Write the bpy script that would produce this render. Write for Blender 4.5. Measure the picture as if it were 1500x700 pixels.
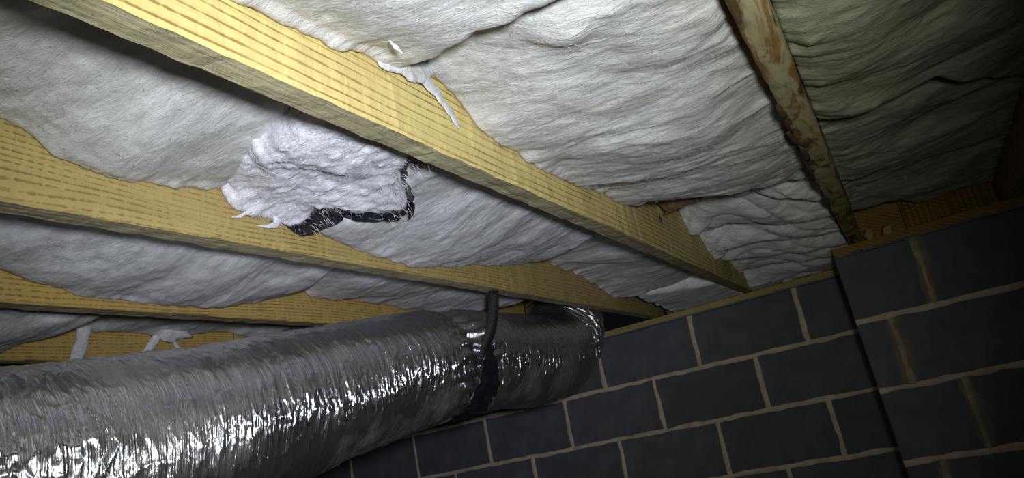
import bpy, math, random
import numpy as np
from mathutils import Vector, Matrix

for o in list(bpy.data.objects):
    bpy.data.objects.remove(o)
SC = bpy.context.scene
COL = SC.collection
random.seed(7)

# ------------------------------------------------------------------ camera
cam = bpy.data.cameras.new('camera')
cam.lens = 24.545
cam.sensor_width = 36
cam.clip_start = 0.02
co = bpy.data.objects.new('camera', cam)
right, up, back = Vector((0.849286, 0.489932, -0.196671)), Vector((0.304827, -0.150920, 0.940374)), Vector((0.431038, -0.858597, -0.277519))
m = Matrix((right, up, back)).transposed().to_4x4()
co.matrix_world = m
COL.objects.link(co)
SC.camera = co

# ------------------------------------------------------------------ world, lights, exposure
w = bpy.data.worlds.new('world'); SC.world = w
w.use_nodes = True
w.node_tree.nodes['Background'].inputs[0].default_value = (0.55, 0.65, 0.8, 1)
w.node_tree.nodes['Background'].inputs[1].default_value = 0.004
SC.view_settings.view_transform = 'Standard'
SC.view_settings.look = 'None'
SC.view_settings.exposure = 0.0
SC.view_settings.gamma = 1.0
SC.view_settings.use_curve_mapping = False

def spot(name, loc, aim, power, angle, blend, color, size):
    L = bpy.data.lights.new(name, 'SPOT')
    L.energy = power; L.spot_size = math.radians(angle); L.spot_blend = blend
    L.color = color; L.shadow_soft_size = size
    o = bpy.data.objects.new(name, L)
    o.location = loc
    o.rotation_euler = (Vector(aim) - Vector(loc)).to_track_quat('-Z', 'Y').to_euler()
    COL.objects.link(o)
    return o
LP = (0.105, -0.03, 0.035)
spot('torch_beam', LP, (-0.70, 0.95, 0.40), 42, 66, 1.0, (0.69, 0.71, 1.0), 0.040)
spot('torch_spill', LP, (-0.66, 1.05, 0.34), 36, 92, 1.0, (0.94, 1.0, 0.82), 0.040)

# ------------------------------------------------------------------ key sizes (metres, camera at the origin)
H = 0.3717            # underside of the joists
ZT = 0.3417           # top of the block wall
DY = 2.7586           # face of the far block wall
DR = 2.334            # face of the nearer block wall on the right
XE = -0.103           # edge of the nearer wall
JD = 0.235            # joist depth
JW = 0.038
DECK = H + JD
GROUND = -0.80

# ------------------------------------------------------------------ noise
def vnoise(P, seed=0):
    P = np.asarray(P, float)
    i = np.floor(P).astype(np.int64); f = P - i
    f = f * f * (3 - 2 * f)
    def hsh(a, b, c):
        n = (a * 73856093) ^ (b * 19349663) ^ (c * 83492791) ^ (seed * 2654435761 % 4294967291)
        n = (n ^ (n >> 13)) * 1274126177 & 0xffffffff
        n = (n ^ (n >> 16)) * 2246822519 & 0xffffffff
        return ((n ^ (n >> 15)) & 0xffffff) / float(0xffffff)
    r = 0
    for dx in (0, 1):
        for dy in (0, 1):
            for dz in (0, 1):
                wt = (f[:, 0] if dx else 1 - f[:, 0]) * (f[:, 1] if dy else 1 - f[:, 1]) * (f[:, 2] if dz else 1 - f[:, 2])
                r = r + wt * hsh(i[:, 0] + dx, i[:, 1] + dy, i[:, 2] + dz)
    return r * 2 - 1
def fbm(P, scale, octs=4, seed=0, gain=0.5):
    P = np.asarray(P, float) * np.asarray(scale, float)
    a, s, r = 1.0, 1.0, 0
    for k in range(octs):
        r = r + a * vnoise(P * s + 17.3 * k, seed + k * 31)
        a *= gain; s *= 2.03
    return r
def n1(x, scale, octs=3, seed=0):
    x = np.atleast_1d(np.asarray(x, float))
    return fbm(np.stack([x, x * 0 + seed * 1.7, x * 0], 1), (scale, 1, 1), octs, seed)

# ------------------------------------------------------------------ object helpers
def tag(o, label=None, cat=None, group=None, kind=None):
    if label: o['label'] = label
    if cat: o['category'] = cat
    if group: o['group'] = group
    if kind: o['kind'] = kind
    return o
def link(name, me, parent=None):
    o = bpy.data.objects.new(name, me)
    COL.objects.link(o)
    if parent is not None: o.parent = parent
    return o
def mesh(name, V, F, mats, parent=None, smooth=True, mi=None, origin=None):
    me = bpy.data.meshes.new(name)
    V = np.asarray(V, float)
    if origin is not None: V = V - np.asarray(origin)
    me.from_pydata(V.tolist(), [], F if isinstance(F, list) else F.tolist())
    for mt in (mats if isinstance(mats, (list, tuple)) else [mats]): me.materials.append(mt)
    if smooth: me.polygons.foreach_set('use_smooth', [True] * len(me.polygons))
    if mi is not None: me.polygons.foreach_set('material_index', list(mi))
    me.update()
    o = link(name, me, parent)
    if origin is not None: o.location = origin
    return o
def empty(name, loc=(0, 0, 0)):
    o = bpy.data.objects.new(name, None); o.location = loc; o.empty_display_size = 0.05
    COL.objects.link(o); return o
def grid_faces(nu, nv, base=0, flip=False, wrap=False):
    a = np.arange(nu * nv).reshape(nv, nu) + base
    if wrap: a = np.concatenate([a, a[:, :1]], 1)
    q = np.stack([a[:-1, :-1], a[:-1, 1:], a[1:, 1:], a[1:, :-1]], -1).reshape(-1, 4)
    return q[:, ::-1] if flip else q

# ------------------------------------------------------------------ materials
class NT:
    def __init__(s, name):
        s.m = bpy.data.materials.new(name); s.m.use_nodes = True
        s.t = s.m.node_tree; s.b = s.t.nodes['Principled BSDF']
        s.tc = s.t.nodes.new('ShaderNodeTexCoord').outputs['Object']
    def n(s, typ, **kw):
        nd = s.t.nodes.new('ShaderNode' + typ)
        for k, v in kw.items():
            if hasattr(nd, k) and not k.startswith('i_'): setattr(nd, k, v)
        return nd
    def put(s, sock, v):
        if hasattr(v, 'is_output') or isinstance(v, bpy.types.NodeSocket): s.t.links.new(v, sock)
        else: sock.default_value = v
    def math(s, op, a, b=0.0, c=None, clamp=False):
        nd = s.n('Math', operation=op); nd.use_clamp = clamp
        s.put(nd.inputs[0], a); s.put(nd.inputs[1], b)
        if c is not None: s.put(nd.inputs[2], c)
        return nd.outputs[0]
    def noise(s, scale, detail=4, rough=.55, vec=None, sc=None, dist=0):
        nd = s.n('TexNoise')
        v = vec or s.tc
        if sc is not None:
            mp = s.n('Mapping'); mp.inputs['Scale'].default_value = sc
            s.t.links.new(v, mp.inputs[0]); v = mp.outputs[0]
        s.t.links.new(v, nd.inputs['Vector'])
        nd.inputs['Scale'].default_value = scale; nd.inputs['Detail'].default_value = detail
        nd.inputs['Roughness'].default_value = rough; nd.inputs['Distortion'].default_value = dist
        return nd.outputs[0]
    def ramp(s, v, stops):
        nd = s.n('ValToRGB'); r = nd.color_ramp
        while len(r.elements) > 1: r.elements.remove(r.elements[-1])
        r.elements[0].position = stops[0][0]; c = stops[0][1]
        r.elements[0].color = (*c, 1) if isinstance(c, tuple) else (c, c, c, 1)
        for p, c in stops[1:]:
            e = r.elements.new(p); e.color = (*c, 1) if isinstance(c, tuple) else (c, c, c, 1)
        s.t.links.new(v, nd.inputs[0]); return nd.outputs[0]
    def mix(s, f, a, b, mode='MIX'):
        nd = s.n('MixRGB', blend_type=mode)
        s.put(nd.inputs[0], f)
        s.put(nd.inputs[1], (*a, 1) if isinstance(a, tuple) else a)
        s.put(nd.inputs[2], (*b, 1) if isinstance(b, tuple) else b)
        return nd.outputs[0]
    def bump(s, h, strength, dist, prev=None):
        nd = s.n('Bump'); nd.inputs['Strength'].default_value = strength; nd.inputs['Distance'].default_value = dist
        s.t.links.new(h, nd.inputs['Height'])
        if prev is not None: s.t.links.new(prev, nd.inputs['Normal'])
        return nd.outputs[0]
    def sep(s):
        nd = s.n('SeparateXYZ'); s.t.links.new(s.tc, nd.inputs[0]); return nd.outputs
    def out(s, col=None, rough=None, metal=None, normal=None, spec=None):
        if col is not None: s.put(s.b.inputs['Base Color'], (*col, 1) if isinstance(col, tuple) else col)
        if rough is not None: s.put(s.b.inputs['Roughness'], rough)
        if metal is not None: s.put(s.b.inputs['Metallic'], metal)
        if spec is not None: s.put(s.b.inputs['Specular IOR Level'], spec)
        if normal is not None: s.t.links.new(normal, s.b.inputs['Normal'])
        return s.m

def wool_mat(name, tint=(0.74, 0.74, 0.71), dirt_shade=0.75, warm=0.25, bumpk=1.0):
    k = NT(name)
    a = k.noise(9, 6, .62, sc=(1, 1.6, 1.6), dist=.3)
    b = k.noise(55, 5, .65, sc=(.45, 1.3, 1.3), dist=.6)
    c = k.noise(420, 3, .7, sc=(.35, 1, 1), dist=1.2)
    st = k.noise(4.2, 5, .6, dist=.5)
    col = k.mix(k.ramp(a, [(.36, 0.0), (.68, dirt_shade)]), tint, tuple(v * .62 for v in tint))  # grey mottling: dirt and soft shading mixed into the colour
    col = k.mix(k.ramp(b, [(.38, .55), (.58, 0.0)]), col, tuple(v * .60 for v in tint))  # low spots of the bump darkened, crease shading and dirt in colour
    f2 = k.noise(120, 4, .7, sc=(.3, 1.2, 1.2), dist=1.5)
    col = k.mix(k.ramp(f2, [(.34, .40), (.50, 0.0)]), col, tuple(v * .68 for v in tint))
    col = k.mix(k.ramp(st, [(.56, 0.0), (.72, warm)]), col, (0.66, 0.52, 0.34))
    spk = k.noise(150, 2, .5)
    col = k.mix(k.ramp(spk, [(.70, 0.0), (.76, .5)]), col, (0.25, 0.17, 0.10))
    nb = k.bump(b, .38 * bumpk, .010)
    nb = k.bump(c, .5 * bumpk, .0025, nb)
    return k.out(col, 0.95, 0, nb, .1)
M_wool = wool_mat('glass_wool')
M_wool_cool = wool_mat('glass_wool_clean', (0.76, 0.76, 0.78), .6, .05)
M_wool_grey = wool_mat('glass_wool_grey', (0.50, 0.50, 0.41), .7, .35)  # darker, yellower wool tint for the right-hand bay
M_wool_fluffy = wool_mat('glass_wool_fluffy', (0.92, 0.92, 0.97), .10, .0, 1.4)

def wood_mat(name, base, dark, period, lines, ripple, wobk=.022, stain=(0.36, 0.22, 0.08)):
    """timber side face: growth lines run along Y, spaced in Z, broken up by saw ripple across the board"""
    k = NT(name)
    x, y, z = k.sep()
    wob = k.noise(1, 3, .5, sc=(1, 1.6, 9))
    fine = k.noise(1, 4, .6, sc=(30, 4, 220))
    t = k.math('MULTIPLY_ADD', wob, wobk, z)
    t = k.math('ADD', t, k.math('MULTIPLY', x, .55))
    s1 = k.math('SINE', k.math('MULTIPLY', t, 2 * math.pi / period))
    rp = k.math('MULTIPLY_ADD', k.noise(1, 2, .5, sc=(1, 125, 42), dist=.4), 5.0, -2.5)
    l1 = k.math('MULTIPLY_ADD', fine, .5, k.math('ADD', s1, -.25))
    l1 = k.math('MULTIPLY_ADD', rp, ripple * .55, l1)
    lm = k.ramp(k.math('MULTIPLY', l1, .5, clamp=True), [(.33, 0.0), (.50, 1.0)])
    broad = k.noise(1, 4, .55, sc=(6, 1.5, 30))
    col = k.mix(k.ramp(broad, [(.35, 0.0), (.7, .55)]), base, tuple(c * .74 for c in base))
    col = k.mix(k.math('MULTIPLY', fine, .35), col, dark)
    lm = k.math('MULTIPLY', lm, k.ramp(k.noise(1, 3, .6, sc=(3, 6, 14)), [(.34, .35), (.55, 1.0)]))
    col = k.mix(k.math('MULTIPLY', lm, lines), col, dark)
    sn = k.noise(5, 5, .6)
    col = k.mix(k.ramp(sn, [(.58, 0.0), (.75, .55)]), col, stain)
    hgt = k.math('MULTIPLY_ADD', lm, -.6, k.math('MULTIPLY_ADD', rp, .15, fine))
    nb = k.bump(hgt, .7, .0018)
    return k.out(col, .75, 0, nb, .25)
M_pine = wood_mat('pale_pine', (0.70, 0.585, 0.23), (0.24, 0.13, 0.030), .0118, .85, .28)
M_pine2 = wood_mat('ripple_sawn_pine', (0.52, 0.40, 0.15), (0.17, 0.10, 0.030), .0088, .62, .95, .05)
M_pine3 = wood_mat('amber_pine', (0.54, 0.38, 0.12), (0.18, 0.095, 0.022), .0075, .68, .9, .045)
M_rim = wood_mat('orange_pine', (0.34, 0.20, 0.06), (0.10, 0.05, 0.015), .012, .6, .3)

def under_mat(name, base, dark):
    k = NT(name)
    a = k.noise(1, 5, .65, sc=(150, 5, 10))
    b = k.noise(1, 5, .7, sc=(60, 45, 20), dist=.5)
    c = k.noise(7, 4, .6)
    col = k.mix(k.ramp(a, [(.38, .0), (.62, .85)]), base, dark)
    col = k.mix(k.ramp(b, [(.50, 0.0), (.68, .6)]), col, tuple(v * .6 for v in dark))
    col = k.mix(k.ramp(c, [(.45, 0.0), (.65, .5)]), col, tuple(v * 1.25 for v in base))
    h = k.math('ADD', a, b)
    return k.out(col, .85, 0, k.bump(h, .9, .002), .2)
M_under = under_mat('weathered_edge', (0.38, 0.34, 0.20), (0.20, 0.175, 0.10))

def stained_mat():
    k = NT('stained_timber')
    a = k.noise(1, 5, .6, sc=(26, 5, 18), dist=1.0)
    b = k.noise(1, 4, .6, sc=(70, 9, 40), dist=.6)
    c = k.noise(1, 5, .6, sc=(30, 6.5, 22), dist=.8)
    col = k.mix(k.ramp(b, [(.3, 0.0), (.7, .6)]), (0.50, 0.44, 0.26), (0.28, 0.24, 0.14))
    col = k.mix(k.ramp(a, [(.50, 0.0), (.57, .95)]), col, (0.27, 0.145, 0.045))
    col = k.mix(k.ramp(c, [(.54, 0.0), (.62, .95)]), col, (0.10, 0.055, 0.02))
    return k.out(col, .8, 0, k.bump(b, .8, .003), .2)
M_stain = stained_mat()

def block_mat():
    k = NT('dark_concrete_block')
    oi = k.n('ObjectInfo').outputs['Random']
    a = k.noise(14, 5, .6); b = k.noise(320, 3, .6); c = k.noise(3, 3, .5)
    col = k.mix(k.ramp(a, [(.35, 0.0), (.7, 1.0)]), (0.095, 0.102, 0.125), (0.145, 0.152, 0.175))
    col = k.mix(k.math('MULTIPLY', oi, .4), col, (0.070, 0.076, 0.085))
    col = k.mix(k.ramp(c, [(.58, 0.0), (.74, .35)]), col, (0.13, 0.10, 0.075))
    sp = k.noise(170, 1, .5)
    col = k.mix(k.ramp(sp, [(.76, 0.0), (.80, .7)]), col, (0.30, 0.30, 0.28))
    nb = k.bump(a, .4, .004); nb = k.bump(b, .6, .0012, nb)
    return k.out(col, .8, 0, nb, .3)
M_block = block_mat()
def mortar_mat(name, c0, c1):
    k = NT(name)
    a = k.noise(22, 5, .65); b = k.noise(260, 3, .6)
    col = k.mix(k.ramp(a, [(.35, 0.0), (.65, 1.0)]), c0, c1)
    nb = k.bump(b, .6, .0015)
    return k.out(col, .9, 0, nb, .2)
M_mortar = mortar_mat('tan_mortar', (0.74, 0.60, 0.45), (0.50, 0.405, 0.305))
M_mortar_y = mortar_mat('ochre_mortar', (0.46, 0.38, 0.24), (0.27, 0.22, 0.12))
M_smear = mortar_mat('thin_mortar_smear', (0.24, 0.20, 0.145), (0.15, 0.14, 0.12))

def foil_mat():
    k = NT('crinkled_foil')
    a = k.noise(1, 4, .6, sc=(7, 75, 7), dist=.5)
    b = k.noise(1, 4, .7, sc=(12, 340, 12), dist=.8)
    c = k.noise(6, 5, .6)
    vo = k.n('TexVoronoi', feature='DISTANCE_TO_EDGE'); vo.inputs['Scale'].default_value = 34
    mp = k.n('Mapping'); mp.inputs['Scale'].default_value = (.6, 1.6, .6)
    k.t.links.new(k.tc, mp.inputs[0]); k.t.links.new(mp.outputs[0], vo.inputs['Vector'])
    v = k.ramp(vo.outputs[0], [(0.0, 1.0), (.12, 0.0)])
    h = k.math('MULTIPLY_ADD', v, -.12, k.math('MULTIPLY_ADD', b, .75, k.math('MULTIPLY', a, .8)))
    col = k.mix(k.ramp(c, [(.50, 0.0), (.72, .55)]), (0.76, 0.77, 0.80), (0.42, 0.36, 0.28))
    rg = k.math('MULTIPLY_ADD', c, .22, .06)
    nb = k.bump(h, .75, .0040)
    return k.out(col, rg, k.math('MULTIPLY_ADD', k.ramp(c, [(.52, 0.0), (.75, 1.0)]), -.25, .97), nb, .5)
M_foil = foil_mat()
def plastic_mat(name, col, rough, sc=60):
    k = NT(name)
    a = k.noise(sc, 4, .6, dist=.8)
    return k.out(col, rough, 0, k.bump(a, .7, .004), .6)
M_plastic = plastic_mat('black_plastic', (0.012, 0.013, 0.018), .22)
M_strap = plastic_mat('black_webbing', (0.008, 0.008, 0.009), .6, 200)
M_kraft = plastic_mat('brown_kraft', (0.17, 0.10, 0.05), .85)
M_teal = plastic_mat('teal_seal', (0.06, 0.16, 0.20), .6)
M_orange = plastic_mat('orange_plastic', (0.55, 0.16, 0.03), .5)
M_iron = plastic_mat('rusty_iron', (0.07, 0.045, 0.03), .6)
k = NT('bare_earth'); a = k.noise(8, 6, .65)
M_earth = k.out(k.mix(k.ramp(a, [(.3, 0.0), (.7, 1.0)]), (0.10, 0.075, 0.05), (0.17, 0.13, 0.09)), .95, 0, k.bump(a, 1, .03), .1)
M_deck = wood_mat('deck_board', (0.40, 0.30, 0.15), (0.18, 0.11, 0.05), .02, .5, .2)

# ------------------------------------------------------------------ structure: ground and deck overhead
def box(name, lo, hi, mat, parent=None, origin=None):
    x0, y0, z0 = lo; x1, y1, z1 = hi
    V = [(x0, y0, z0), (x1, y0, z0), (x1, y1, z0), (x0, y1, z0), (x0, y0, z1), (x1, y0, z1), (x1, y1, z1), (x0, y1, z1)]
    F = [(0, 3, 2, 1), (4, 5, 6, 7), (0, 1, 5, 4), (1, 2, 6, 5), (2, 3, 7, 6), (3, 0, 4, 7)]
    return mesh(name, V, F, mat, parent, smooth=False, origin=origin)
gx, gy = np.meshgrid(np.linspace(-4.2, 3.2, 90), np.linspace(-2.6, DY, 70))
gz = GROUND + .02 * fbm(np.stack([gx.ravel(), gy.ravel(), gx.ravel() * 0], 1), 3, 4, 5)
fl = mesh('floor', np.stack([gx.ravel(), gy.ravel(), gz], 1), grid_faces(90, 70), M_earth)
tag(fl, kind='structure')
ce = empty('ceiling', (0, 0, DECK)); tag(ce, kind='structure')
for i in range(6):
    y0 = -2.6 + i * .92
    box('deck_panel', (-4.2, y0, .001), (3.2, y0 + .915, .02), M_deck, ce)

# ------------------------------------------------------------------ block walls
S = 0.203
def chamfer_block(w, h, d=.012, c=.0035):
    """front (towards -Y) chamfered slab, centre at the front face plane y=0"""
    a, b = w / 2, h / 2
    V = [(-a, c, -b), (a, c, -b), (a, c, b), (-a, c, b), (-a + c, 0, -b + c), (a - c, 0, -b + c), (a - c, 0, b - c), (-a + c, 0, b - c),
         (-a, d, -b), (a, d, -b), (a, d, b), (-a, d, b)]
    F = [(4, 5, 6, 7), (0, 1, 5, 4), (1, 2, 6, 5), (2, 3, 7, 6), (3, 0, 4, 7), (8, 9, 1, 0), (9, 10, 2, 1), (10, 11, 3, 2), (11, 8, 0, 3)]
    me = bpy.data.meshes.new('block'); me.from_pydata(V, [], F); me.materials.append(M_block); me.update()
    return me
_bm = {}
def block(parent, x0, x1, zt, h, y):
    key = (round(x1 - x0, 3), round(h, 3))
    if key not in _bm: _bm[key] = chamfer_block(x1 - x0, h)
    o = link('block', _bm[key], parent)
    o.location = ((x0 + x1) / 2, y + random.uniform(-.0010, .0012), zt - h / 2)
    o.rotation_euler = (0, random.uniform(-.004, .004), random.uniform(-.003, .003))
def ribbon(name, p0, p1, width, y, mat, parent, seed, rag=.35, out=.0022, taper=0, step=.009, wide=0):
    """a bead of mortar from p0 to p1 (x, z) on the plane y, with uneven edges and a domed face"""
    p0 = np.array(p0, float); p1 = np.array(p1, float); L = np.linalg.norm(p1 - p0)
    n = max(4, int(L / step)); t = np.linspace(0, 1, n); d = (p1 - p0) / L; q = np.array([-d[1], d[0]])
    wl = width / 2 * (1 + rag * n1(t * L, 22, 4, seed) + taper * (1 - t)) + wide * np.clip(n1(t * L, 5, 2, seed + 9), 0, 1)
    wr = width / 2 * (1 + rag * n1(t * L, 22, 4, seed + 5) + taper * (1 - t))
    mid = p0 + np.outer(t * L, d) + np.outer(.0016 * n1(t * L, 9, 3, seed + 3), q)
    V = []
    for off, dep in ((1, .003), (.75, -out * .8), (0, -out), (-.75, -out * .8), (-1, .003)):
        ww = np.where(off > 0, wl, wr) * off
        pt = mid + ww[:, None] * q
        V.append(np.stack([pt[:, 0], y + dep + .0005 * n1(t * L, 40, 2, seed + int(off * 4)) , pt[:, 1]], 1))
    V = np.concatenate(V)
    return mesh(name, V, grid_faces(n, 5, flip=True), mat, parent)
def block_wall(root, xa, xb, y, phase, ztop, rows, mats, seed, odd=S):
    half = 2 * S
    mats_bed = mats[0]
    for r in range(rows):
        zt = ztop - r * S
        ph = phase + (0 if r % 2 == 0 else odd)
        x = ph - math.ceil((ph - xa) / half) * half
        js = []
        while x < xb:
            a, b = max(x + .005, xa), min(x + half - .005, xb)
            top = zt - (.005 if r else 0)
            if b - a > .03: block(root, a, b, top, top - (zt - S + .005), y)
            if xa + .02 < x < xb - .02: js.append(x)
            x += half
        for i, x in enumerate(js):
            if x < -3.0 or x > 1.9: continue
            z1, z0 = zt - (.002 if r else 0), zt - S + .002
            ribbon('mortar_joint', (x + .002, z1), (x - .002, z0), mats[2], y, mats[1], root, seed + r * 37 + i * 3, .4, wide=mats[3])
            if mats[4] and x < 1.2:
                ribbon('mortar_smear', (x + .004, z1), (x + .002, z0), mats[2] * 2.3, y - .0002, mats[5], root, seed + 500 + r * 37 + i * 3, .5, out=.0012)
        if r: ribbon('mortar_joint', (xa, zt), (xb, zt), mats[2] * 1.0, y, mats[0], root, seed + r * 11, .4)
wb = box('wall_back', (-4.2, DY + .006, GROUND - .05), (-0.10, DY + .20, ZT), M_mortar); tag(wb, kind='structure')
block_wall(wb, -4.19, -0.10, DY, -1.1013, ZT, 6, (M_mortar, M_mortar, .0180, .004, False, None), 100)
wr = box('wall_right', (XE, DR + .006, GROUND - .05), (3.2, DR + .19, ZT), M_mortar); tag(wr, kind='structure')
block_wall(wr, XE, 3.19, DR, .1135, ZT, 6, (M_mortar, M_mortar_y, .0190, .010, True, M_smear), 300, .2805)
box('return_face', (XE, DR + .19, GROUND - .05), (XE + .19, DY, ZT), M_block, wr)

# ------------------------------------------------------------------ sill plates and seal strips
def plank(name, x0, x1, y0, y1, z0, z1, mats, rag=.0015, nseg=None, seed=0, axis='x', parent=None):
    """sawn board, long in x or y, uneven arrises; material 1 on its underside"""
    L0, L1 = (x0, x1) if axis == 'x' else (y0, y1)
    n = nseg or max(8, int((L1 - L0) / .012))
    t = np.linspace(L0, L1, n)
    c0, c1 = (y0, y1) if axis == 'x' else (x0, x1)
    mc = min(.0035, (c1 - c0) * .2, (z1 - z0) * .2)
    prof = [(c0 + mc, z0), ((c0 + c1) / 2, z0), (c1 - mc, z0), (c1, z0 + mc), (c1, (z0 + z1) / 2), (c1, z1), (c0, z1), (c0, (z0 + z1) / 2), (c0, z0 + mc)]
    V = []
    for i, (a, b) in enumerate(prof):
        da = rag * n1(t, 45, 4, seed + i * 7) + rag * .35 * n1(t, 3, 2, seed + 91)
        db = rag * n1(t, 45, 4, seed + i * 7 + 3)
        if b >= z1 - 1e-6: db = 0 * db
        A, B = a + da, b + db
        V.append(np.stack([t, A, B], 1) if axis == 'x' else np.stack([A, t, B], 1))
    V = np.stack(V, 1).reshape(-1, 3)
    m = len(prof)
    F = grid_faces(m, n, wrap=True, flip=(axis == 'x')).tolist()
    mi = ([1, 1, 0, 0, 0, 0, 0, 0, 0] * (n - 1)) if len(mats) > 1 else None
    F.append(list(range(m)) if axis == 'x' else list(range(m))[::-1]); F.append([(n - 1) * m + i for i in range(m)][::-1 if axis == 'x' else 1])
    if mi: mi += [0, 0]
    o = mesh(name, V, F, mats, parent, smooth=False, mi=mi, origin=None)
    return o
s1 = plank('sill_plate', -4.1, XE - .004, DY + .004, DY + .14, ZT + .0055, H - .002, [M_pine2, M_under], .0016, seed=3)
tag(s1, 'long thin timber sill plate lying on the far block wall under the joist ends', 'sill plate')
s2 = plank('sill_plate', XE + .002, 3.1, DR - .006, DR + .13, ZT + .0035, H - .001, [M_rim, M_under], .0018, seed=13)
tag(s2, 'orange-brown sill plate on the nearer block wall at the right', 'sill plate')
t1 = plank('seal_strip', -4.1, XE - .004, DY - .003, DY + .14, ZT + .0003, ZT + .0050, [M_teal], .0004, seed=23)
tag(t1, 'thin teal seal strip between the far block wall and its sill plate', 'seal strip')
t2 = plank('seal_strip', XE + .002, 3.1, DR - .002, DR + .13, ZT + .0003, ZT + .0030, [M_teal], .0003, seed=33)
tag(t2, 'faint teal seal strip under the sill plate of the nearer right wall', 'seal strip')

# ------------------------------------------------------------------ joists
JX = {'one': -.4265, 'two': -.8121, 'three': -1.1913, 'four': -1.5886, 'stained': -.0105}
def joist(x, y0, y1, mats, label, seed, rag=.0012):
    o = plank('floor_joist', x - JW, x, y0, y1, H, DECK - .001, mats, rag, seed=seed, axis='y')
    return tag(o, label, 'joist', 'floor joists overhead')
j1 = joist(JX['one'], -1.2, DY + .10, [M_pine, M_under], 'pale yellow floor joist, the big bright one crossing the top of the picture', 51)
j2 = joist(JX['two'], -1.2, DY + .10, [M_pine2, M_under], 'yellow floor joist below the big bright one, torn insulation hanging over its side', 61)
j3 = joist(JX['three'], -1.2, DY + .10, [M_pine3, M_under], 'amber floor joist just above the foil duct, second from the lowest', 71)
j4 = joist(JX['four'], -1.2, DY + .10, [M_pine3, M_under], 'lowest floor joist at the left, half hidden behind the foil duct', 81)
j5 = joist(JX['stained'], -1.2, DR + .10, [M_stain, M_stain], 'brown-stained splintered floor joist running down to the corner of the right wall', 91, .0016)
j5.data.polygons.foreach_set('use_smooth', [True] * len(j5.data.polygons))
j6 = joist(.400, -1.2, DR + .10, [M_rim, M_under], 'dark floor joist at the right edge of the picture', 95)
# splintered, broken lower edge of the stained joist
def chip(parent, c, r, mat, seed, name='splinter'):
    n, mth = 10, 7
    th = np.linspace(0, 2 * np.pi, n, endpoint=False); ph = np.linspace(.15, np.pi - .15, mth)
    T, P = np.meshgrid(th, ph)
    V = np.stack([np.sin(P) * np.cos(T), np.cos(P), np.sin(P) * np.sin(T)], -1).reshape(-1, 3)
    V *= (1 + .35 * fbm(V, 2.5, 3, seed))[:, None] * np.array(r); V += np.array(c)
    F = grid_faces(n, mth, wrap=True).tolist() + [list(range(n))[::-1], [(mth - 1) * n + i for i in range(n)]]
    return mesh(name, V, F, mat, parent)
M_bark = plastic_mat('dark_bark', (0.085, 0.045, 0.02), .9, 90)
for i, (y, l) in enumerate([(1.02, .03), (1.09, .045), (1.17, .05), (1.26, .05), (1.38, .06), (1.52, .06), (1.66, .05), (1.82, .06)]):
    chip(j5, (JX['stained'] - JW + .001 + .003 * (i % 2), y, H + .002 + .003 * (i % 3)), (.0055 + .002 * (i % 3), l, .006), M_bark, 700 + i)
chip(j5, (-.036, 1.19, H - .001), (.010, .022, .005), M_bark, 777, 'knot')
# nail in the side of joist one, board joint on joist four
nb = chip(j1, (JX['one'] + .0015, 1.688, .459), (.0022, .006, .014), M_iron, 31, 'nail')
tg = box('board_joint', (JX['four'] + .0002, 1.336, .395), (JX['four'] + .0012, 1.3385, .47), M_iron, j4)
# rim boards
rb = plank('rim_joist', -.80, -.155, DY + .105, DY + .14, H, DECK - .001, [M_rim, M_under], .001, seed=98)
tag(rb, 'short rim joist closing the joist bay above the far block wall, behind the insulation', 'joist')
rr = plank('rim_joist', -.048, 3.1, DR + .105, DR + .14, H, DECK - .001, [M_rim, M_under], .001, seed=99)
tag(rr, 'orange-brown rim joist above the nearer wall at the right', 'joist')

# blocking boards standing in the right-hand bay (upright grain)
def blockboard(x0, x1, y, z0, z1, label, seed):
    n = 26; V = []; F = []
    t = np.linspace(x0, x1, n); dep = .004 * np.sin(np.arange(n) * 2.2) + .002 * n1(t, 60, 3, seed)
    zt = z1 + .006 * n1(t, 30, 3, seed)
    for zz in (np.full(n, z0), zt):
        V.append(np.stack([t, y + dep, zz], 1))
    for zz in (zt, np.full(n, z0)):
        V.append(np.stack([t, np.full(n, y + .03), zz], 1))
    V = np.concatenate(V)
    F = grid_faces(n, 4, flip=True).tolist()
    F += [[i, 3 * n + i, 3 * n + i + 1, i + 1][::-1] for i in range(n - 1)]
    F += [[0, n, 2 * n, 3 * n], [n - 1, 4 * n - 1, 3 * n - 1, 2 * n - 1]]
    return tag(mesh('blocking_board', V, F, M_rim, smooth=False), label, 'board')
blockboard(.115, .235, DR + .055, H + .001, .505, 'short orange-brown upright board with vertical saw grooves on the right sill', 5)
blockboard(.238, .358, DR + .070, H + .001, .490, 'darker upright board next to the grooved one, at the right edge', 6)
w1 = chip(None, (.012, DR + .06, H + .022), (.016, .012, .024), M_pine2, 41, 'wood_offcut'); tag(w1, 'small yellow wood offcut on the right sill beside the stained joist', 'offcut')
w2 = chip(None, (.062, DR + .045, H + .017), (.018, .010, .019), M_pine2, 42, 'wood_offcut'); tag(w2, 'small yellow wood offcut on the right sill next to the grooved board', 'offcut')

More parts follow.
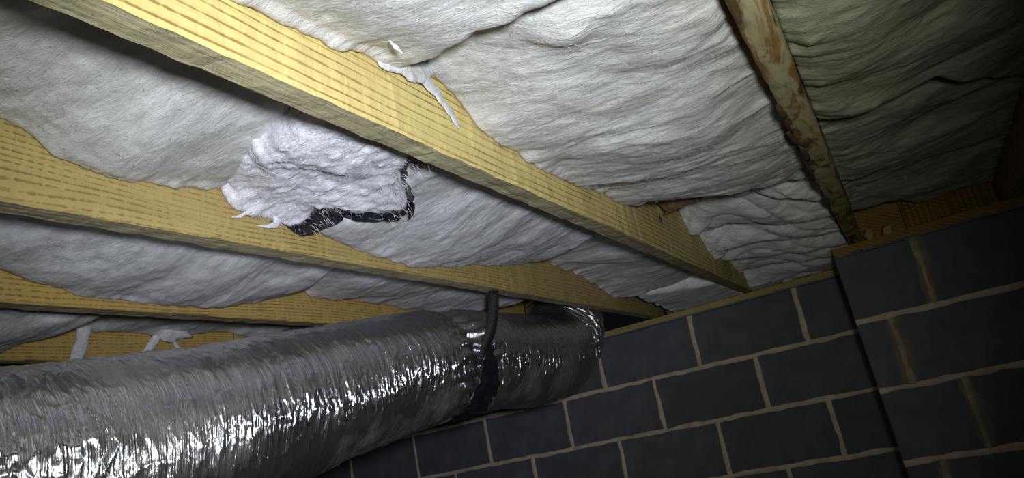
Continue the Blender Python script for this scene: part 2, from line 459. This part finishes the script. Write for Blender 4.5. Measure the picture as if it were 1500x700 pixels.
# ------------------------------------------------------------------ insulation batts
def interp(tab, y):
    tab = np.array(tab, float); return np.interp(y, tab[:, 0], tab[:, 1])
def batt(label, xa, xb, left, right, y0, y1, mat, seed, sag=.02, amp=1.0, ragl=.006, extra=None, top=None, res=.0045, endr=.03, group='glass wool batts between the joists', ragend=.006, thick=None, stretch=(1, 1)):
    """left/right: (y, z) where the wool meets the joists; y0/y1: near and far end, numbers or lists of (u, y)"""
    f0 = (lambda u: np.full_like(u, y0)) if not isinstance(y0, list) else (lambda u: interp(y0, u))
    f1 = (lambda u: np.full_like(u, y1)) if not isinstance(y1, list) else (lambda u: interp(y1, u))
    Ly = max(np.max(f1(np.linspace(0, 1, 9))) - np.min(f0(np.linspace(0, 1, 9))), .05)
    nu = int((xb - xa) / res) + 1; nv = int(Ly / res) + 1
    u = np.linspace(0, 1, nu); v = np.linspace(0, 1, nv)
    U, W = np.meshgrid(u, v)
    Y0 = f0(u) + ragend * n1(u * (xb - xa), 40, 4, seed + 1); Y1 = f1(u) + ragend * n1(u * (xb - xa), 40, 4, seed + 2)
    Y = Y0[None] + (Y1 - Y0)[None] * W; X = xa + (xb - xa) * U
    def soft(tab):      # the edge heights, blurred, for the body of the batt
        return sum(interp(tab, Y + d) for d in (-.09, -.045, 0, .045, .09)) / 5
    s = U * U * (3 - 2 * U)
    el, er = np.exp(-U / .10), np.exp(-(1 - U) / .10)
    zl = soft(left) * (1 - el) + el * (interp(left, Y) + ragl * n1(Y.ravel(), 38, 4, seed + 3).reshape(Y.shape))
    zr = soft(right) * (1 - er) + er * (interp(right, Y) + ragl * n1(Y.ravel(), 38, 4, seed + 4).reshape(Y.shape))
    Z = zl * (1 - s) + zr * s - sag * (4 * U * (1 - U)) ** .7
    P = np.stack([X.ravel() * stretch[0], Y.ravel() * stretch[1], np.zeros(X.size)], 1)
    warp = P + .03 * np.stack([fbm(P, 7, 2, seed + 20), fbm(P, 7, 2, seed + 21), P[:, 0] * 0], 1)
    n = .011 * fbm(warp, (5, 8, 1), 2, seed + 5)
    rid = 1 - np.abs(fbm(warp, (4.5, 13, 1), 3, seed + 6))
    n = n - .0013 * rid ** 3 + .0026 * fbm(warp, (13, 17, 1), 2, seed + 8) + .0011 * fbm(warp, (40, 62, 1), 4, seed + 7, .65)
    fade = np.clip(np.minimum(U, 1 - U) / .06, .35, 1).ravel()
    Z = Z + (amp * n * fade).reshape(Z.shape)
    if extra is not None: Z = extra(X, Y, U, W, Z)
    # rounded ends
    d = np.minimum(W, 1 - W) * np.abs(Y1 - Y0)[None]
    e = np.clip(1 - d / endr, 0, 1); Z = Z + endr * (1 - np.sqrt(np.clip(1 - e * e, 0, 1)))
    Xd = X + .0
    zt = top if top is not None else DECK - .004
    V = np.stack([Xd.ravel(), Y.ravel(), Z.ravel()], 1)
    base = len(V)
    F = grid_faces(nu, nv, flip=True).tolist()
    # sides up to the top (four strips and a lid)
    idx = np.arange(nu * nv).reshape(nv, nu)
    loop = np.concatenate([idx[0, :], idx[1:, -1], idx[-1, -2::-1], idx[-2:0:-1, 0]])
    Vt = V[loop].copy(); Vt[:, 2] = np.maximum(zt, Vt[:, 2] + .002) if thick is None else Vt[:, 2] + thick
    n2 = len(loop)
    for i in range(n2):
        j = (i + 1) % n2
        F.append([int(loop[i]), int(loop[j]), base + j, base + i])
    F.append([base + i for i in range(n2)])
    V = np.concatenate([V, Vt])
    o = mesh('insulation_batt', V, F, mat)
    return tag(o, label, 'insulation', group)
gap = .0012
def bay(l, r): return JX[l] + gap, JX[r] - JW - gap
def flat(z): return [(-5, z), (9, z)]

def strands(name, parent, starts, dirs, length, mat, seed, wdt=.0006, droop=.3):
    """loose glass fibres: thin three-sided curved threads"""
    rg = np.random.RandomState(seed); V = []; F = []
    for p, d in zip(starts, dirs):
        p = np.array(p, float); d = np.array(d, float); L = length * rg.uniform(.4, 1.2); K = 5
        for k in range(K):
            t = k / (K - 1); c = p + d * L * t + np.array([0, 0, -droop * L * t * t]) + rg.normal(0, .06, 3) * L * t
            ww = wdt * (1.1 - t)
            b = len(V)
            for a in range(3):
                V.append(c + ww * np.array([math.cos(a * 2.1), math.sin(a * 2.1) * .5, math.sin(a * 2.1)]))
            if k:
                for a in range(3): F.append([b - 3 + a, b - 3 + (a + 1) % 3, b + (a + 1) % 3, b + a])
    o = mesh(name, V, F, mat, parent); o['kind'] = 'stuff'; return o

# bay one: between joist one (left) and the stained joist (right)
xa, xb = bay('one', 'stained')
A1L = [(-1.2, .43), (.30, .424), (.379, .427), (.438, .435), (.524, .438), (.557, .443), (.594, .451), (.665, .475), (.73, .488)]
A2L = [(.55, .490), (.726, .484), (.757, .476), (.786, .459), (.816, .442), (.871, .433), (.932, .425), (1.026, .420), (1.142, .428), (1.282, .442), (1.378, .443), (1.5, .47), (1.60, .49)]
b1 = batt('smooth white insulation batt above the big joist at the top, ending in a dark seam', xa, xb, A1L, [(-1.1, .415), (.3, .405), (.7, .405)], -1.1, [(0, .672), (.06, .655), (.37, .588), (.65, .566), (1, .545)], M_wool, 1, .026, endr=.022)
b2 = batt('large bright white insulation batt between the big joist and the stained joist', xa, xb, A2L, [(.5, .408), (1.3, .412), (1.7, .43)], [(0, .680), (.06, .663), (.37, .596), (.65, .574), (1, .553)], [(0, 1.50), (.15, 1.44), (.5, 1.47), (.8, 1.53), (1, 1.60)], M_wool, 2, .022, 1.15, endr=.03,
          extra=lambda X, Y, U, W, Z: Z + .010 * np.exp(-((W * .85) / .03) ** 2) - .004 * np.clip((Y - 1.1) / .3, 0, 1) * (np.abs(fbm(np.stack([X.ravel(), Y.ravel(), X.ravel() * 0], 1), (6, 26, 1), 3, 77))).reshape(X.shape))
def folds(X, Y, U, W, Z):
    P = np.stack([X.ravel(), Y.ravel(), X.ravel() * 0], 1)
    wv = .05 * fbm(P, 4.5, 2, 201).reshape(X.shape) + .012 * fbm(P, 16, 2, 202).reshape(X.shape)
    q = Y - .30 * (U - .45) ** 2 + .05 * U + wv
    per = .20
    lob = np.abs(np.sin(np.pi * q / per)) ** .5
    q2 = q * 1.0 + .10 * np.sin(U * 5) + .07
    lob2 = np.abs(np.sin(np.pi * q2 / .115)) ** .55
    fl = np.clip((W) / .1, 0, 1)
    return np.maximum(Z + .040 - fl * (.056 * lob + .012 * lob2 + .0015 * fbm(P, (30, 60, 1), 3, 203).reshape(X.shape)), H + .004)
A3L = [(1.5, .545), (1.86, .530), (1.932, .503), (2.064, .488), (2.16, .464), (2.21, .450), (2.414, .470), (2.534, .452), (2.66, .425), (2.75, .385)]
b3 = batt('crumpled folded wad of white insulation above the wall corner', xa, XE - .004 + .052, A3L, [(1.5, .445), (2.0, .420), (2.6, .400), (2.75, .383)], [(0, 1.86), (.2, 1.72), (.5, 1.60), (.8, 1.58), (1, 1.62)], DY + .09, M_wool_fluffy, 3, .010, .5, extra=folds, endr=.05)

# right-hand bay beyond the stained joist
xa, xb = JX['stained'] + gap, .400 - JW - gap
seamE = [(0, 1.33), (.2, 1.30), (.5, 1.30), (.75, 1.45), (1, 1.60)]
b4 = batt('grey insulation batt in the right-hand bay, the nearer one with a sagging seam', xa, xb, [(-1, .42), (1.0, .425), (1.3, .435)], [(-1, .45), (1.6, .47)], -1.1, seamE, M_wool_grey, 4, .030, 1.3, endr=.045)
b5 = batt('grey insulation batt in the right-hand bay, the farther one behind the seam', xa, xb, [(1.2, .46), (1.9, .45), (2.15, .445), (2.3, .46)], [(1.3, .49), (2.0, .463), (2.4, .440)], [(u, y + .006) for u, y in seamE], [(0, 2.25), (.25, 2.22), (.45, 2.36), (1, 2.40)], M_wool_grey, 5, .004, 1.5, endr=.03)

# bay two: joist two (left) to joist one (right)
xa, xb = bay('two', 'one')
B1L = [(-1.2, .475), (.384, .472), (.409, .461), (.436, .443), (.460, .444), (.494, .437), (.539, .432), (.599, .434), (.656, .447), (.719, .468), (.78, .475)]
c1 = batt('smooth white insulation batt under the big joist at the upper left', xa, xb, B1L, [(-1.1, .50), (.4, .49), (.6, .468), (.75, .455)], -1.1, [(0, .76), (1, .70)], M_wool, 11, .012, .9, endr=.03)
B3L = [(.70, .43), (.864, .414), (.921, .408), (.973, .398), (1.05, .392), (1.134, .386), (1.259, .396), (1.409, .420), (1.587, .445), (1.70, .46)]
c3 = batt('bluish white insulation batt behind the torn flap, under the big joist', xa, xb, B3L, [(.7, .445), (1.7, .455)], [(0, .866), (.25, .835), (.34, .86), (.46, .89), (.55, .885), (.62, .835), (.8, .80), (1, .76)], [(0, 1.66), (.35, 1.60), (1, 1.50)], M_wool_cool, 12, .010, 1.15, ragl=.004, endr=.010, extra=lambda X, Y, U, W, Z: Z + .012 * np.exp(-W / .05))
c4 = batt('pale insulation batt beyond the bluish one, near the far wall', xa, xb, [(1.5, .50), (1.825, .479), (1.989, .469), (2.139, .443), (2.30, .408), (2.45, .40)], [(1.5, .452), (2.4, .44)], [(0, 1.668), (.35, 1.608), (1, 1.508)], [(0, 2.32), (.5, 2.40), (1, 2.50)], M_wool_cool, 13, .006, .8, endr=.02)
c5 = batt('small white insulation piece above the sill of the far wall', xa + .06, xb, [(2.3, .408), (2.55, .395), (2.75, .378)], [(2.3, .408), (2.55, .395), (2.75, .378)], [(0, 2.34), (.4, 2.40), (1, 2.48)], DY + .09, M_wool_fluffy, 14, .006, .6, endr=.02)
# the torn end hanging down, with fluffy wool and black facing
def lumps(X, Y, U, W, Z):
    P = np.stack([X.ravel(), Y.ravel(), X.ravel() * 0], 1)
    return Z - .010 * (fbm(P, (12, 6, 1), 2, 301)).reshape(X.shape) + .0032 * fbm(P, (60, 90, 1), 3, 302).reshape(X.shape)
endB = [(0, .835), (.12, .826), (.25, .812), (.33, .815), (.36, .875), (.46, .90), (.55, .90), (.62, .83), (.80, .79), (1, .75)]
B2L = [(.60, .462), (.66, .445), (.709, .433), (.740, .424), (.784, .430), (.832, .418), (.9, .415)]
c2 = batt('torn fluffy insulation flap with frayed edge and black plastic, hanging below the big joist', xa, xb, B2L, [(.5, .43), (.8, .416)], [(0, .69), (.2, .63), (1, .585)], endB, M_wool_fluffy, 15, .012, 1.0, ragl=.012, extra=lumps, endr=.026, ragend=.010, thick=.03)
rg = np.random.RandomState(4)
st = []; dr = []
for i in range(110):
    y = rg.uniform(.68, .84); st.append((JX['two'] + .004 + rg.uniform(0, .012), y, interp(B2L, y) + rg.uniform(-.008, .012))); dr.append((rg.uniform(-.1, .3), rg.uniform(-.5, .5), -.7))
for i in range(110):
    u = rg.uniform(.1, 1); st.append((xa + (xb - xa) * u, interp(endB, u) - .006, .400 + rg.uniform(-.01, .015))); dr.append((rg.uniform(-.3, .3), .7, rg.uniform(-.6, .2)))
strands('loose_fibres', c2, st, dr, .016, M_wool_fluffy, 8, .0004)

def tube(name, pts, rad, mat, parent=None, seed=0, amp=.25, seg=18, flat_x=1.0, n=40, sc=40, flat_dir=None):
    """uneven tapering body swept along a path"""
    pts = np.array(pts, float); rad = np.array(rad, float)
    s = np.linspace(0, 1, len(pts)); t = np.linspace(0, 1, n)
    C = np.stack([np.interp(t, s, pts[:, i]) for i in range(3)], 1)
    for _ in range(3): C[1:-1] = (C[:-2] + 2 * C[1:-1] + C[2:]) / 4
    R = np.interp(t, s, rad)
    T = np.gradient(C, axis=0); T /= np.linalg.norm(T, axis=1)[:, None]
    ref = np.array(flat_dir if flat_dir is not None else (1, 0, 0), float)
    A = ref - T * (T @ ref)[:, None]; A /= np.linalg.norm(A, axis=1)[:, None]; B = np.cross(T, A)
    th = np.linspace(0, 2 * np.pi, seg, endpoint=False)
    V = C[:, None] + R[:, None, None] * (flat_x * np.cos(th)[None, :, None] * A[:, None] + np.sin(th)[None, :, None] * B[:, None])
    V = V.reshape(-1, 3); cen = np.repeat(C, seg, 0)
    V = cen + (V - cen) * (1 + amp * fbm(V, sc, 4, seed, .6))[:, None]
    F = grid_faces(seg, n, wrap=True).tolist() + [list(range(seg))[::-1], [(n - 1) * seg + i for i in range(seg)]]
    return mesh(name, V, F, mat, parent)
def fuzz(parent, count, length, seed, box_, mat, wdt=.0003):
    n = len(parent.data.vertices); co_ = np.empty(n * 3); parent.data.vertices.foreach_get('co', co_); co_ = co_.reshape(-1, 3)
    no_ = np.empty(n * 3); parent.data.vertices.foreach_get('normal', no_); no_ = no_.reshape(-1, 3)
    ok = np.where((no_[:, 2] < -.2) & (co_[:, 0] > box_[0]) & (co_[:, 0] < box_[1]) & (co_[:, 1] > box_[2]) & (co_[:, 1] < box_[3]))[0]
    rg = np.random.RandomState(seed); ix = rg.choice(ok, count)
    dd = [(rg.uniform(-1, 1), rg.uniform(-.7, .7), rg.uniform(-.35, .02)) for _ in ix]
    return strands('loose_fibres', parent, co_[ix] + rg.uniform(-.002, .002, (count, 3)) * [1, 1, 0], dd, length, mat, seed, wdt, .15)
fuzz(c2, 3500, .013, 21, (-9, 9, .5, 1), M_wool_fluffy)
fuzz(b3, 2500, .016, 22, (-9, 9, 1.5, 3), M_wool_fluffy, .0005)
fuzz(c3, 1500, .014, 23, (-9, 9, .8, 1.7), M_wool_cool, .0003)
fuzz(b2, 2500, .014, 24, (-9, 9, .6, 1.6), M_wool, .00025)
fuzz(c1, 1200, .014, 25, (-9, 9, .2, .8), M_wool, .00025)
# wisps at the left edge of the flap
tube('wisp', [(-.800, .735, .428), (-.803, .722, .419), (-.805, .708, .411), (-.806, .695, .408)], [.006, .0045, .0028, .0008], M_wool_fluffy, c2, 41, .5, 10, .5)
tube('wisp', [(-.800, .78, .420), (-.800, .775, .408), (-.802, .760, .403), (-.804, .74, .402)], [.006, .004, .0025, .0008], M_wool_fluffy, c2, 42, .5, 10, .5)
def film(name, path, hgt, parent, seed, mat, lean=(0, 0), amp=.006, n=60, m=10, thick=.0012):
    """crumpled plastic film hanging along a path"""
    path = np.array(path, float); hgt = np.array(hgt, float)
    s = np.linspace(0, 1, len(path)); t = np.linspace(0, 1, n)
    C = np.stack([np.interp(t, s, path[:, i]) for i in range(3)], 1); Hh = np.interp(t, s, hgt)
    T = np.gradient(C, axis=0); T[:, 2] = 0; T /= np.linalg.norm(T, axis=1)[:, None]
    N = np.stack([-T[:, 1], T[:, 0], T[:, 2]], 1)
    Vs = []
    for side in (0, 1):
        for k in range(m):
            q = k / (m - 1)
            P = C + np.array([lean[0] * q, lean[1] * q, 0]) - np.stack([Hh * 0, Hh * 0, Hh * q], 1)
            P = P + N * (amp * (fbm(P, 55, 3, seed)) + side * thick)[:, None]
            Vs.append(P)
    V = np.concatenate(Vs)
    F = grid_faces(n, m).tolist() + grid_faces(n, m, base=n * m, flip=True).tolist()
    a = n * m
    F += [[i, a + i, a + i + 1, i + 1] for i in range(n - 1)] + [[(m - 1) * n + i + 1, a + (m - 1) * n + i + 1, a + (m - 1) * n + i, (m - 1) * n + i] for i in range(n - 1)]
    F += [[k * n, (k + 1) * n, a + (k + 1) * n, a + k * n] for k in range(m - 1)] + [[k * n + n - 1, a + k * n + n - 1, a + (k + 1) * n + n - 1, (k + 1) * n + n - 1] for k in range(m - 1)]
    return mesh(name, V, F, mat, parent)
film('plastic_facing', [(-.808, .775, .425), (-.806, .822, .430), (-.780, .822, .430), (-.745, .822, .427), (-.715, .818, .424), (-.690, .812, .420)], [.010, .032, .034, .034, .030, .018], c2, 61, M_plastic, (.006, .008), .007)
film('plastic_facing', [(-.712, .812, .418), (-.698, .845, .418), (-.685, .880, .418), (-.665, .912, .418), (-.640, .905, .416)], [.014, .024, .024, .022, .016], c2, 62, M_plastic, (.002, .006), .006)
film('plastic_facing', [(-.648, .915, .420), (-.625, .900, .424), (-.598, .860, .424), (-.575, .820, .424), (-.545, .785, .424), (-.515, .752, .428)], [.028, .026, .018, .016, .016, .022], c2, 63, M_plastic, (.004, .004), .005)

# bay three: joist three (left) to joist two (right)
xa, xb = bay('three', 'two')
C1L = [(-1.2, .45), (.565, .430), (.605, .414), (.647, .400), (.728, .388), (.862, .385), (.990, .399), (1.121, .422), (1.2, .444)]
d1 = batt('grey-white insulation batt above the amber joist at the left', xa, xb, C1L, flat(.450), -1.1, [(0, 1.20), (.5, 1.12), (1, 1.08)], M_wool_cool, 21, .012, 1.0, ragl=.004, endr=.025)
d2 = batt('pale insulation batt above the foil duct, running to its hanging strap', xa, xb, [(1.0, .45), (1.186, .441), (1.274, .436), (1.347, .438), (1.426, .441), (1.508, .436), (1.7, .43)], [(1, .445), (2, .44)], [(0, 1.207), (.5, 1.127), (1, 1.087)], 1.96, M_wool_cool, 22, .010, 1.1, endr=.03)
# bay four: joist four (left) to joist three (right)
xa, xb = bay('four', 'three')
D1 = [(-1, .41), (.70, .385), (.754, .389), (.806, .416), (.841, .440), (.937, .442), (1.018, .439), (1.079, .438), (1.184, .440), (1.269, .461), (1.347, .457), (1.415, .427), (1.8, .42)]
e1 = batt('dull insulation batt in the lowest bay above the foil duct', xa, xb, D1, flat(.445), -1.1, 2.0, M_wool_cool, 31, .0, 1.2, endr=.03, res=.006)
e2 = batt('rolled piece of insulation sagging at the left edge of the lowest bay', xa + .003, xa + .20, [(.4, .40), (.80, .395), (.9, .43)], [(.4, .400), (.9, .43)], .35, [(0, .78), (1, .88)], M_wool_cool, 32, .020, .8, endr=.04, thick=.03)
f1 = tube('insulation_strip', [(-1.575, .925, .470), (-1.573, .918, .44), (-1.572, .912, .41), (-1.573, .903, .385), (-1.574, .898, .366)], [.016, .017, .016, .016, .013], M_wool_cool, None, 71, .22, 16, .45)
tag(f1, 'narrow strip of insulation hanging down across the lowest joist', 'insulation')
f2 = tube('insulation_tuft', [(-1.556, 1.125, .475), (-1.557, 1.125, .455), (-1.558, 1.12, .435), (-1.562, 1.115, .412)], [.046, .046, .040, .014], M_wool_cool, None, 72, .45, 22, .4)
tag(f2, 'ragged tuft of insulation hanging over the lowest joist beside the duct', 'insulation')
tube('wisp', [(-1.566, 1.105, .435), (-1.574, 1.09, .415), (-1.575, 1.075, .400), (-1.576, 1.055, .389)], [.013, .010, .007, .003], M_wool_cool, f2, 73, .5, 10, .6)
tube('wisp', [(-1.566, 1.135, .435), (-1.574, 1.145, .415), (-1.576, 1.155, .400), (-1.576, 1.185, .391)], [.012, .007, .005, .002], M_wool_cool, f2, 74, .5, 10, .6)
tube('wisp', [(-1.564, 1.16, .455), (-1.574, 1.175, .44), (-1.576, 1.178, .428)], [.010, .008, .003], M_wool_cool, f2, 75, .5, 10, .6)

# torn strip hanging across the big joist
g1 = tube('insulation_shred', [(JX['one'] + .007, .590, .452), (JX['one'] + .009, .63, .462), (JX['one'] + .009, .67, .468), (JX['one'] + .008, .70, .485)], [.006, .017, .015, .012], M_wool, None, 81, .35, 18, .35)
tag(g1, 'torn shred of white insulation stuck to the top edge of the big joist', 'insulation')
tube('wisp', [(JX['one'] + .008, .672, .470), (JX['one'] + .008, .700, .456), (JX['one'] + .006, .720, .447), (JX['one'] + .005, .738, .435), (JX['one'] + .003, .757, .419)], [.013, .014, .011, .008, .0025], M_wool, g1, 82, .4, 12, .25)
sp = tube('speck', [(-.362, .535, .425), (-.362, .545, .421), (-.362, .556, .418)], [.0005, .0025, .0005], M_wool_fluffy, b1, 83, .2, 8)
# brown paper scrap by the folded wad
kp = film('paper_scrap', [(JX['one'] + .010, 1.66, .500), (-.38, 1.61, .492), (-.32, 1.56, .480), (-.25, 1.545, .468), (-.19, 1.555, .462)], [.030, .034, .030, .026, .012], None, 90, M_kraft, (.0, .03), .01)
tag(kp, 'torn scrap of brown kraft paper above the folded insulation wad', 'paper')

# ------------------------------------------------------------------ foil duct
def catmull(P, n):
    P = np.array(P, float); P = np.vstack([2 * P[0] - P[1], P, 2 * P[-1] - P[-2]]); out = []
    for t in np.linspace(0, len(P) - 3 - 1e-9, n):
        i = int(t); f = t - i; a, b, c, d = P[i:i + 4]
        out.append(.5 * (2 * b + (c - a) * f + (2 * a - 5 * b + 4 * c - d) * f * f + (3 * b - a - 3 * c + d) * f ** 3))
    return np.array(out)
RD = .135
path = [(-.90, -.9, .05), (-.905, -.5, .06), (-.915, -.1, .075), (-.930, .15, .077), (-.945, .35, .073), (-.963, .516, .082), (-.983, .724, .108), (-.999, .932, .144), (-1.004, 1.14, .180),
        (-.998, 1.348, .212), (-.990, 1.556, .228), (-.990, 1.75, .232), (-.990, 1.95, .236), (-.994, 2.12, .262), (-.998, 2.235, .330), (-1.0, 2.28, .42), (-1.0, 2.29, .59)]
NL, NS = 1500, 300
C = catmull(path, NL)
T = np.gradient(C, axis=0); T /= np.linalg.norm(T, axis=1)[:, None]
A = np.array([1., 0, 0]) - T * T[:, :1]; A /= np.linalg.norm(A, axis=1)[:, None]; B = np.cross(T, A)
arc = np.concatenate([[0], np.cumsum(np.linalg.norm(np.diff(C, axis=0), axis=1))])
ys = np.interp(1.445, C[:1300, 1], arc[:1300])            # arc length at the strap
pinch = 1 - .13 * np.exp(-((arc - ys) / .035) ** 2)
th = np.linspace(0, 2 * np.pi, NS, endpoint=False)
TH, AR = np.meshgrid(th, arc)
Q = np.stack([np.cos(TH).ravel() * .14, np.sin(TH).ravel() * .14, AR.ravel()], 1)
Wq = Q + .02 * np.stack([Q[:, 0] * 0, Q[:, 0] * 0, fbm(Q, 9, 2, 400)], 1)
dis = .0050 * fbm(Q, (6, 6, 5), 2, 401)
cr = 1 - np.abs(fbm(Wq, (9, 9, 48), 3, 402)); dis += .0022 * cr ** 4
cr2 = 1 - np.abs(fbm(Wq, (22, 22, 120), 2, 403)); dis += .0014 * cr2 ** 3
cr3 = 1 - np.abs(fbm(Q, (22, 22, 18), 3, 404)); dis += .0013 * cr3 ** 6
el2 = np.exp(-((AR.ravel() - np.interp(2.2, C[:1300, 1], arc[:1300])) / .09) ** 2)
dis += el2 * .0035 * np.sin(AR.ravel() * 2 * np.pi / .038 + 2.5 * fbm(Q, 9, 2, 406))
near = np.exp(-((AR.ravel() - ys) / .09) ** 2)
dis += near * .0045 * np.sin(TH.ravel() * 23 + 3 * fbm(Q, 10, 2, 405))
Rr = (RD * pinch[:, None] + dis.reshape(NL, NS))
V = (C[:, None] + Rr[..., None] * (np.cos(TH)[..., None] * A[:, None] + np.sin(TH)[..., None] * B[:, None])).reshape(-1, 3)
V[:, 2] = np.where((V[:, 1] < 2.05) & (V[:, 2] > H - .002), H - .002, V[:, 2])
duct = mesh('air_duct', V, grid_faces(NS, NL, wrap=True).tolist(), M_foil)
tag(duct, 'large crinkled silver foil flexible air duct running under the joists to the far wall', 'air duct')
chip(duct, (-.905, 1.515, .118), (.006, .006, .004), M_orange, 55, 'orange_mark')

# ------------------------------------------------------------------ hanging strap
hs = empty('hanging_strap', (-.83, 1.47, H)); tag(hs, 'black hanging strap cinched round the foil duct', 'strap')
def strap_mesh(name, pts, width, mat, n=80, thick=.002, seed=0, amp=0.0, m=2, twist=0):
    Cc = catmull(pts, n); Tt = np.gradient(Cc, axis=0); Tt /= np.linalg.norm(Tt, axis=1)[:, None]
    wd = np.interp(np.linspace(0, 1, n), np.linspace(0, 1, len(width)), width)
    tt = np.clip(np.linspace(0, 1, n) / twist, 0, 1)[:, None] if twist else np.ones((n, 1))
    Y = np.array([.86, .5, 0]) * (1 - tt) + np.array([0, 1., 0]) * tt; Wd = Y - Tt * np.sum(Tt * Y, 1)[:, None]; Wd /= np.linalg.norm(Wd, axis=1)[:, None]; Nn = np.cross(Tt, Wd)
    rows = []
    for sgn in (1, -1):
        for k in np.linspace(-1, 1, m)[::sgn]:
            P = Cc + Wd * (wd * k / 2)[:, None] + Nn * (sgn * thick / 2)
            if amp: P = P + Nn * (amp * fbm(P, 60, 3, seed))[:, None]
            rows.append(P)
    R2 = len(rows); V = np.stack(rows, 1).reshape(-1, 3)
    F = grid_faces(R2, n, wrap=True).tolist() + [list(range(R2))[::-1], [(n - 1) * R2 + i for i in range(R2)]]
    o = mesh(name, V, F, mat, None); o.parent = hs; o.matrix_parent_inverse = Matrix.Translation(-hs.location); return o
cx, cz = -.994, .222; rs = RD * .90
pts = [(-.8285, 1.490, H - .001), (-.832, 1.478, .32), (-.842, 1.462, .27)]
for a in np.linspace(math.radians(0), math.radians(-180), 13):
    pts.append((cx + (rs + .009) * math.cos(a), 1.447, cz + (rs + .009) * math.sin(a)))
pts += [(-1.135, 1.45, .28), (-1.17, 1.47, .33), (-1.212, 1.48, H - .001)]
strap_mesh('webbing', pts, [.026, .026, .026, .034, .040, .034, .034, .03, .026, .024], M_strap, twist=.22)
wp = []
for a in np.linspace(math.radians(18), math.radians(-95), 14):
    wp.append((cx + (rs + .017) * math.cos(a), 1.462, cz + (rs + .017) * math.sin(a)))
strap_mesh('tape_wrap', wp, [.012, .045, .08, .100, .115, .110, .09], M_plastic, 110, .003, 9, .007, 18)
